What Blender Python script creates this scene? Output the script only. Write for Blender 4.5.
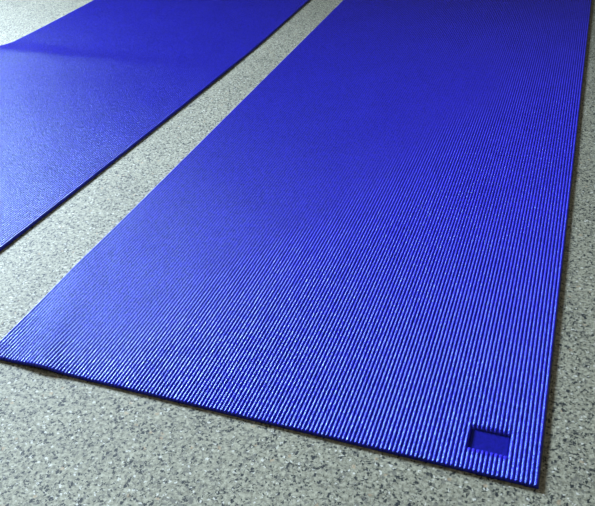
import bpy, math
import numpy as np
from mathutils import Matrix, Vector

S = bpy.context.scene
for o in list(bpy.data.objects):
    bpy.data.objects.remove(o)

# ------------------------------------------------------------------ camera
# world: X across the front mat (its right edge is x=0), Y along it, metres
cam_d = bpy.data.cameras.new('camera')
cam = bpy.data.objects.new('camera', cam_d)
S.collection.objects.link(cam)
cam_d.sensor_fit = 'HORIZONTAL'
cam_d.sensor_width = 36.0
cam_d.lens = 740.17 / 595.0 * 36.0
cam_d.clip_start = 0.02
T = 0.0048                                     # mat thickness
Rw = np.array([[0.94066, 0.15271651, -0.30304526],
               [0.33576071, -0.54839191, 0.76585316],
               [-0.04922915, -0.82215812, -0.56712654]])
m = Matrix(((Rw[0][0], -Rw[0][1], -Rw[0][2]),
            (Rw[1][0], -Rw[1][1], -Rw[1][2]),
            (Rw[2][0], -Rw[2][1], -Rw[2][2]))).to_4x4()
m.translation = Vector((-0.03405, -0.46721, 0.5594 + T))
cam.matrix_world = m
S.camera = cam

# ------------------------------------------------------------------ light
S.view_settings.view_transform = 'Standard'
S.view_settings.look = 'None'
S.view_settings.gamma = 1
S.view_settings.exposure = 0.0

w = bpy.data.worlds.new('room_light'); S.world = w
w.use_nodes = True
wn = w.node_tree.nodes; wn['Background'].inputs[0].default_value = (1.0, 0.96, 0.88, 1)
wn['Background'].inputs[1].default_value = 0.075

def area(name, loc, target, sx, sy, power, col, spread=180):
    d = bpy.data.lights.new(name, 'AREA'); d.shape = 'RECTANGLE'
    d.size = sx; d.size_y = sy; d.energy = power; d.color = col
    d.spread = math.radians(spread)
    o = bpy.data.objects.new(name, d); S.collection.objects.link(o)
    o.location = loc
    o.rotation_euler = (Vector(target) - Vector(loc)).to_track_quat('-Z', 'Y').to_euler()
    return o
area('window_daylight', (-3.2, 1.90, 1.62), (-0.72, -0.42, 0.0), 1.0, 0.8, 106, (0.70, 0.86, 1.05), 73)
area('ceiling_lamp', (-0.6, 0.2, 2.5), (-0.2, 0.0, 0.0), 0.8, 0.8, 8, (1.0, 0.94, 0.82))

# ------------------------------------------------------------------ node helpers
def new_mat(name):
    mt = bpy.data.materials.new(name); mt.use_nodes = True
    nt = mt.node_tree
    return mt, nt, nt.nodes['Principled BSDF']
def N(nt, kind, **kw):
    n = nt.nodes.new(kind)
    for k, v in kw.items():
        if hasattr(n, k): setattr(n, k, v)
    return n
def ramp(nt, src, stops, interp='LINEAR'):
    r = nt.nodes.new('ShaderNodeValToRGB'); r.color_ramp.interpolation = interp
    e = r.color_ramp.elements
    while len(e) < len(stops): e.new(0.5)
    for el, (p, c) in zip(e, stops):
        el.position = p; el.color = c if len(c) == 4 else (*c, 1)
    nt.links.new(src, r.inputs[0]); return r
def mix(nt, fac, a, b, blend='MIX'):
    x = nt.nodes.new('ShaderNodeMix'); x.data_type = 'RGBA'; x.blend_type = blend
    if isinstance(fac, (int, float)): x.inputs[0].default_value = fac
    else: nt.links.new(fac, x.inputs[0])
    for i, v in ((6, a), (7, b)):
        if isinstance(v, tuple): x.inputs[i].default_value = (*v, 1)
        else: nt.links.new(v, x.inputs[i])
    return x.outputs[2]
def math_n(nt, op, a, b=None, c=None):
    x = nt.nodes.new('ShaderNodeMath'); x.operation = op
    for i, v in enumerate((a, b, c)):
        if v is None: continue
        if isinstance(v, (int, float)): x.inputs[i].default_value = v
        else: nt.links.new(v, x.inputs[i])
    return x.outputs[0]
def mapping(nt, src, scale):
    x = nt.nodes.new('ShaderNodeMapping'); x.inputs['Scale'].default_value = scale
    nt.links.new(src, x.inputs[0]); return x.outputs[0]
def noise(nt, vec, scale, detail=2, rough=0.5):
    x = nt.nodes.new('ShaderNodeTexNoise'); x.inputs['Scale'].default_value = scale
    x.inputs['Detail'].default_value = detail; x.inputs['Roughness'].default_value = rough
    nt.links.new(vec, x.inputs['Vector']); return x

# ------------------------------------------------------------------ materials
def floor_material():
    mt, nt, bs = new_mat('speckled_floor')
    geo = N(nt, 'ShaderNodeNewGeometry').outputs['Position']
    # warp so the flecks get ragged outlines
    nz = noise(nt, geo, 420, 2)
    sub = nt.nodes.new('ShaderNodeVectorMath'); sub.operation = 'SUBTRACT'
    nt.links.new(nz.outputs['Color'], sub.inputs[0]); sub.inputs[1].default_value = (.5, .5, .5)
    scl = nt.nodes.new('ShaderNodeVectorMath'); scl.operation = 'SCALE'
    nt.links.new(sub.outputs[0], scl.inputs[0]); scl.inputs['Scale'].default_value = 0.0055
    add = nt.nodes.new('ShaderNodeVectorMath'); add.operation = 'ADD'
    nt.links.new(geo, add.inputs[0]); nt.links.new(scl.outputs[0], add.inputs[1])
    wv = add.outputs[0]
    def flecks(scale, thr, shape):
        v = nt.nodes.new('ShaderNodeTexVoronoi'); v.inputs['Scale'].default_value = 1.0
        nt.links.new(mapping(nt, wv, tuple(scale*k for k in shape)), v.inputs['Vector'])
        sp = nt.nodes.new('ShaderNodeSeparateColor'); nt.links.new(v.outputs['Color'], sp.inputs[0])
        return v, sp
    base = ramp(nt, noise(nt, geo, 260, 3, .7).outputs[0],
                [(.34, (.120, .118, .084)), (.5, (.244, .240, .174)), (.66, (.37, .365, .275))]).outputs[0]
    big = ramp(nt, noise(nt, geo, 9, 3).outputs[0], [(.35, (.93, .93, .93)), (.65, (1.05, 1.05, 1.05))]).outputs[0]
    base = mix(nt, 1.0, base, big, 'MULTIPLY')
    # mid grey chips
    v, sp = flecks(480, 0, (1, .8, 1))
    c = mix(nt, math_n(nt, 'MULTIPLY', math_n(nt, 'LESS_THAN', sp.outputs[0], .17), .75), base, (.10, .10, .085))
    # white chips
    v, sp = flecks(430, 0, (.8, 1, 1))
    k = math_n(nt, 'MULTIPLY', math_n(nt, 'LESS_THAN', sp.outputs[1], .05), math_n(nt, 'LESS_THAN', v.outputs['Distance'], .52))
    c = mix(nt, math_n(nt, 'MULTIPLY', k, .7), c, (.62, .62, .55))
    # tan chips
    v, sp = flecks(230, 0, (1, 1, 1))
    k = math_n(nt, 'MULTIPLY', math_n(nt, 'LESS_THAN', sp.outputs[2], .012), math_n(nt, 'LESS_THAN', v.outputs['Distance'], .45))
    c = mix(nt, math_n(nt, 'MULTIPLY', k, .5), c, (.36, .25, .14))
    # black chips, two sizes
    for sc, th, ds, sh in ( (320, .105, .52, (1, .7, 1)), (500, .16, .60, (.8, 1, 1))):
        v, sp = flecks(sc, 0, sh)
        k = math_n(nt, 'MULTIPLY', math_n(nt, 'LESS_THAN', sp.outputs[0], th), math_n(nt, 'LESS_THAN', v.outputs['Distance'], ds))
        c = mix(nt, math_n(nt, 'MULTIPLY', k, .95), c, (.012, .016, .018))
    nt.links.new(c, bs.inputs['Base Color'])
    bs.inputs['Roughness'].default_value = .7
    bs.inputs['Specular IOR Level'].default_value = .22
    b = N(nt, 'ShaderNodeBump'); b.inputs['Strength'].default_value = .25; b.inputs['Distance'].default_value = .0006
    nt.links.new(noise(nt, geo, 300, 3).outputs[0], b.inputs['Height'])
    nt.links.new(b.outputs[0], bs.inputs['Normal'])
    return mt

def foam_material(name, col, dark, bead=1.0):
    mt, nt, bs = new_mat(name)
    tc = N(nt, 'ShaderNodeTexCoord').outputs['Object']
    n1 = noise(nt, mapping(nt, tc, (1.0, .8, 1.0)), 360, 3, .65)
    n2 = noise(nt, tc, 14, 3)
    c = ramp(nt, n1.outputs[0], [(.3, dark), (.62, col)]).outputs[0]
    c = mix(nt, 1.0, c, ramp(nt, n2.outputs[0], [(.3, (.9, .9, .95)), (.7, (1.06, 1.06, 1.03))]).outputs[0], 'MULTIPLY')
    nt.links.new(c, bs.inputs['Base Color'])
    bs.inputs['Roughness'].default_value = .31
    bs.inputs['Specular IOR Level'].default_value = .5
    bs.inputs['Specular Tint'].default_value = (.32, .80, 1, 1)
    b = N(nt, 'ShaderNodeBump'); b.inputs['Strength'].default_value = .8 * bead; b.inputs['Distance'].default_value = .0014
    nt.links.new(n1.outputs[0], b.inputs['Height'])
    nt.links.new(b.outputs[0], bs.inputs['Normal'])
    return mt

M_floor = floor_material()
M_mat = foam_material('ribbed_blue_foam', (.046, .034, .68), (.008, .006, .27))
M_patch = foam_material('smooth_blue_foam', (.010, .007, .25), (.006, .005, .17), .3)

# ------------------------------------------------------------------ geometry
def mesh_obj(name, verts, faces, mat, smooth=True, parent=None):
    me = bpy.data.meshes.new(name)
    verts = np.asarray(verts, dtype=np.float32); faces = np.asarray(faces, dtype=np.int32)
    me.vertices.add(len(verts)); me.vertices.foreach_set('co', verts.ravel())
    me.loops.add(faces.size); me.loops.foreach_set('vertex_index', faces.ravel())
    me.polygons.add(len(faces))
    me.polygons.foreach_set('loop_start', np.arange(0, faces.size, faces.shape[1], dtype=np.int32))
    me.update(calc_edges=True); me.validate()
    me.polygons.foreach_set('use_smooth', np.full(len(me.polygons), smooth))
    me.materials.append(mat)
    o = bpy.data.objects.new(name, me); S.collection.objects.link(o)
    if parent: o.parent = parent
    return o

# floor slab
X0, X1, Y0, Y1 = -3.2, 2.2, -1.6, 4.2
fv = [(x, y, z) for z in (-.05, 0) for y in (Y0, Y1) for x in (X0, X1)]
ff = [(4, 5, 7, 6), (0, 2, 3, 1), (0, 1, 5, 4), (2, 6, 7, 3), (0, 4, 6, 2), (1, 3, 7, 5)]
fl = mesh_obj('floor', fv, ff, M_floor, False); fl['kind'] = 'structure'

W, L, RIBS = .610, 1.730, 145
PITCH = W / RIBS
AMP = .0021

def build_mat(name, lift, side=None, patch=None, wide=1.0):
    """ribbed mat, local x from -W to 0, y from 0 to L; lift(x,y) = how far it rises off the floor"""
    per = 12
    xs = [-W + .0]
    xs = np.linspace(-W, 0, RIBS*per + 1)
    ys = np.concatenate([[0, .0006, .0015], np.arange(.004, L-.003, .008), [L-.0015, L-.0006, L]])
    if patch:
        px0, px1, py0, py1 = patch
        ys = np.unique(np.concatenate([ys[(abs(ys-py0) > .002) & (abs(ys-py1) > .002)],
                                       [py0-.0006, py0, py1, py1+.0006]]))
    Xg, Yg = np.meshgrid(xs, ys)
    u = ((Xg + W) / PITCH) % 1.0
    prof = np.abs(np.sin(np.pi*u))**0.62                  # rounded rib, narrow valley
    Z = T - AMP + AMP*prof
    e = np.minimum(Yg, L - Yg)                            # soften the cut ends
    Z -= .0006*np.clip(1 - e/.0015, 0, 1)**2
    if patch:
        ins = (Xg > px0) & (Xg < px1) & (Yg > py0-1e-6) & (Yg < py1+1e-6)
        Z = np.where(ins, T - .0036, Z)
    lf = lift(Xg, Yg)
    sx = side(Yg) if side else 0
    top = np.stack([Xg*wide + sx, Yg, Z + lf], -1).reshape(-1, 3)
    ny, nx = Xg.shape
    idx = np.arange(ny*nx).reshape(ny, nx)
    F = [np.stack([idx[:-1, :-1], idx[:-1, 1:], idx[1:, 1:], idx[1:, :-1]], -1).reshape(-1, 4)]
    # boundary loop (counter-clockwise) -> skirt -> underside
    loop = np.concatenate([idx[0, :-1], idx[:-1, -1], idx[-1, :0:-1], idx[:0:-1, 0]])
    lt = top[loop]
    fx, fy = Xg.ravel()[loop], Yg.ravel()[loop]
    lz = lift(fx, fy)
    cx = np.sign(fx + W/2)*(np.minimum(abs(fx), abs(fx+W)) < 1e-6)
    cy = np.sign(fy - L/2)*(np.minimum(abs(fy), abs(fy-L)) < 1e-6)
    mid = lt.copy(); mid[:, 0] += cx*.0004; mid[:, 1] += cy*.0004; mid[:, 2] = lz + T - AMP - .0009
    low = lt.copy(); low[:, 0] += cx*.0002; low[:, 1] += cy*.0002; low[:, 2] = lz + .0003
    n0 = len(top); n = len(loop)
    a = loop; b = n0 + np.arange(n); c = b + n
    for p, q in ((a, b), (b, c)):
        F.append(np.stack([q, np.roll(q, -1), np.roll(p, -1), p], -1))
    # underside: a coarse grid of its own
    gx = xs[::per*5]; gy = ys[np.unique(np.concatenate([np.arange(0, ny, 8), [ny-1]]))]
    GX, GY = np.meshgrid(gx, gy)
    und = np.stack([GX*wide + (side(GY) if side else 0), GY, lift(GX, GY) + .0003], -1).reshape(-1, 3)
    uid = n0 + 2*n + np.arange(len(und)).reshape(len(gy), len(gx))
    F.append(np.stack([uid[:-1, :-1], uid[1:, :-1], uid[1:, 1:], uid[:-1, 1:]], -1).reshape(-1, 4))
    return mesh_obj(name, np.concatenate([top, mid, low, und]), np.concatenate(F), M_mat)

def gauss(t, s): return np.exp(-(t/s)**2)

# --- front mat: lies flat but for a low ripple near its left corner
def lift_front(x, y):
    r = .0032*gauss(x + .535 + .36*y, .024)*gauss(y, .22)
    r += .0006*gauss(x + .61, .05)*gauss(y - .0, .2)
    return r
P0 = -7*PITCH - 9*PITCH; P1 = -7*PITCH
PY0, PY1 = .0262, .0535
front = build_mat('yoga_mat', lift_front, None, (P0, P1, PY0, PY1))
front['label'] = 'ribbed blue yoga mat in the foreground with a small recessed rectangle near its corner'
front['category'] = 'yoga mat'
front['group'] = 'blue yoga mats on the floor'
# floor of the pressed rectangle: a slightly dished smooth panel
gx = np.linspace(P0+.0003, P1-.0003, 25); gy = np.linspace(PY0+.0001, PY1-.0001, 17)
GX, GY = np.meshgrid(gx, gy)
a = (GX-P0)/(P1-P0); b = (GY-PY0)/(PY1-PY0)
pz = T - .0032 - .0002*np.sin(np.pi*a)*np.sin(np.pi*b)
tv = np.stack([GX, GY, pz], -1).reshape(-1, 3); bv = tv.copy(); bv[:, 2] = T - .0039
ny, nx = GX.shape; idx = np.arange(ny*nx).reshape(ny, nx)
F = [np.stack([idx[:-1, :-1], idx[:-1, 1:], idx[1:, 1:], idx[1:, :-1]], -1).reshape(-1, 4)]
F.append(F[0][:, ::-1] + ny*nx)
loop = np.concatenate([idx[0, :-1], idx[:-1, -1], idx[-1, :0:-1], idx[:0:-1, 0]])
F.append(np.stack([loop + ny*nx, np.roll(loop, -1) + ny*nx, np.roll(loop, -1), loop], -1))
pt = mesh_obj('logo_patch', np.concatenate([tv, bv]), np.concatenate(F), M_patch, True, front)
pt['label'] = 'smooth sunken dark blue rectangle'

# --- rear mat: a low wave crosses it and its near edge bends gently
def lift_rear(x, y):
    t = np.clip(-x/W, 0, 1)
    yc = .995                                             # crest line, mat coordinates
    d = y - yc
    wv = np.where(d > 0, gauss(d, .045), .55*gauss(d, .06) + .45*gauss(d, .2))
    r = 0.0085*wv*(.10 + .90*t**1.2)
    r += 0.0004*gauss(y - .25, .18)*(1 - t)
    return r
def side_rear(y):
    return -.055*np.clip(1 - y/1.2, 0, 1)**1.3
rear = build_mat('yoga_mat', lift_rear, side_rear, None, .976)
rear.location = (-.7005, -.12, 0)
rear['label'] = 'blue yoga mat at the upper left, a low wave across it, running out of frame'
rear['category'] = 'yoga mat'
rear['group'] = 'blue yoga mats on the floor'
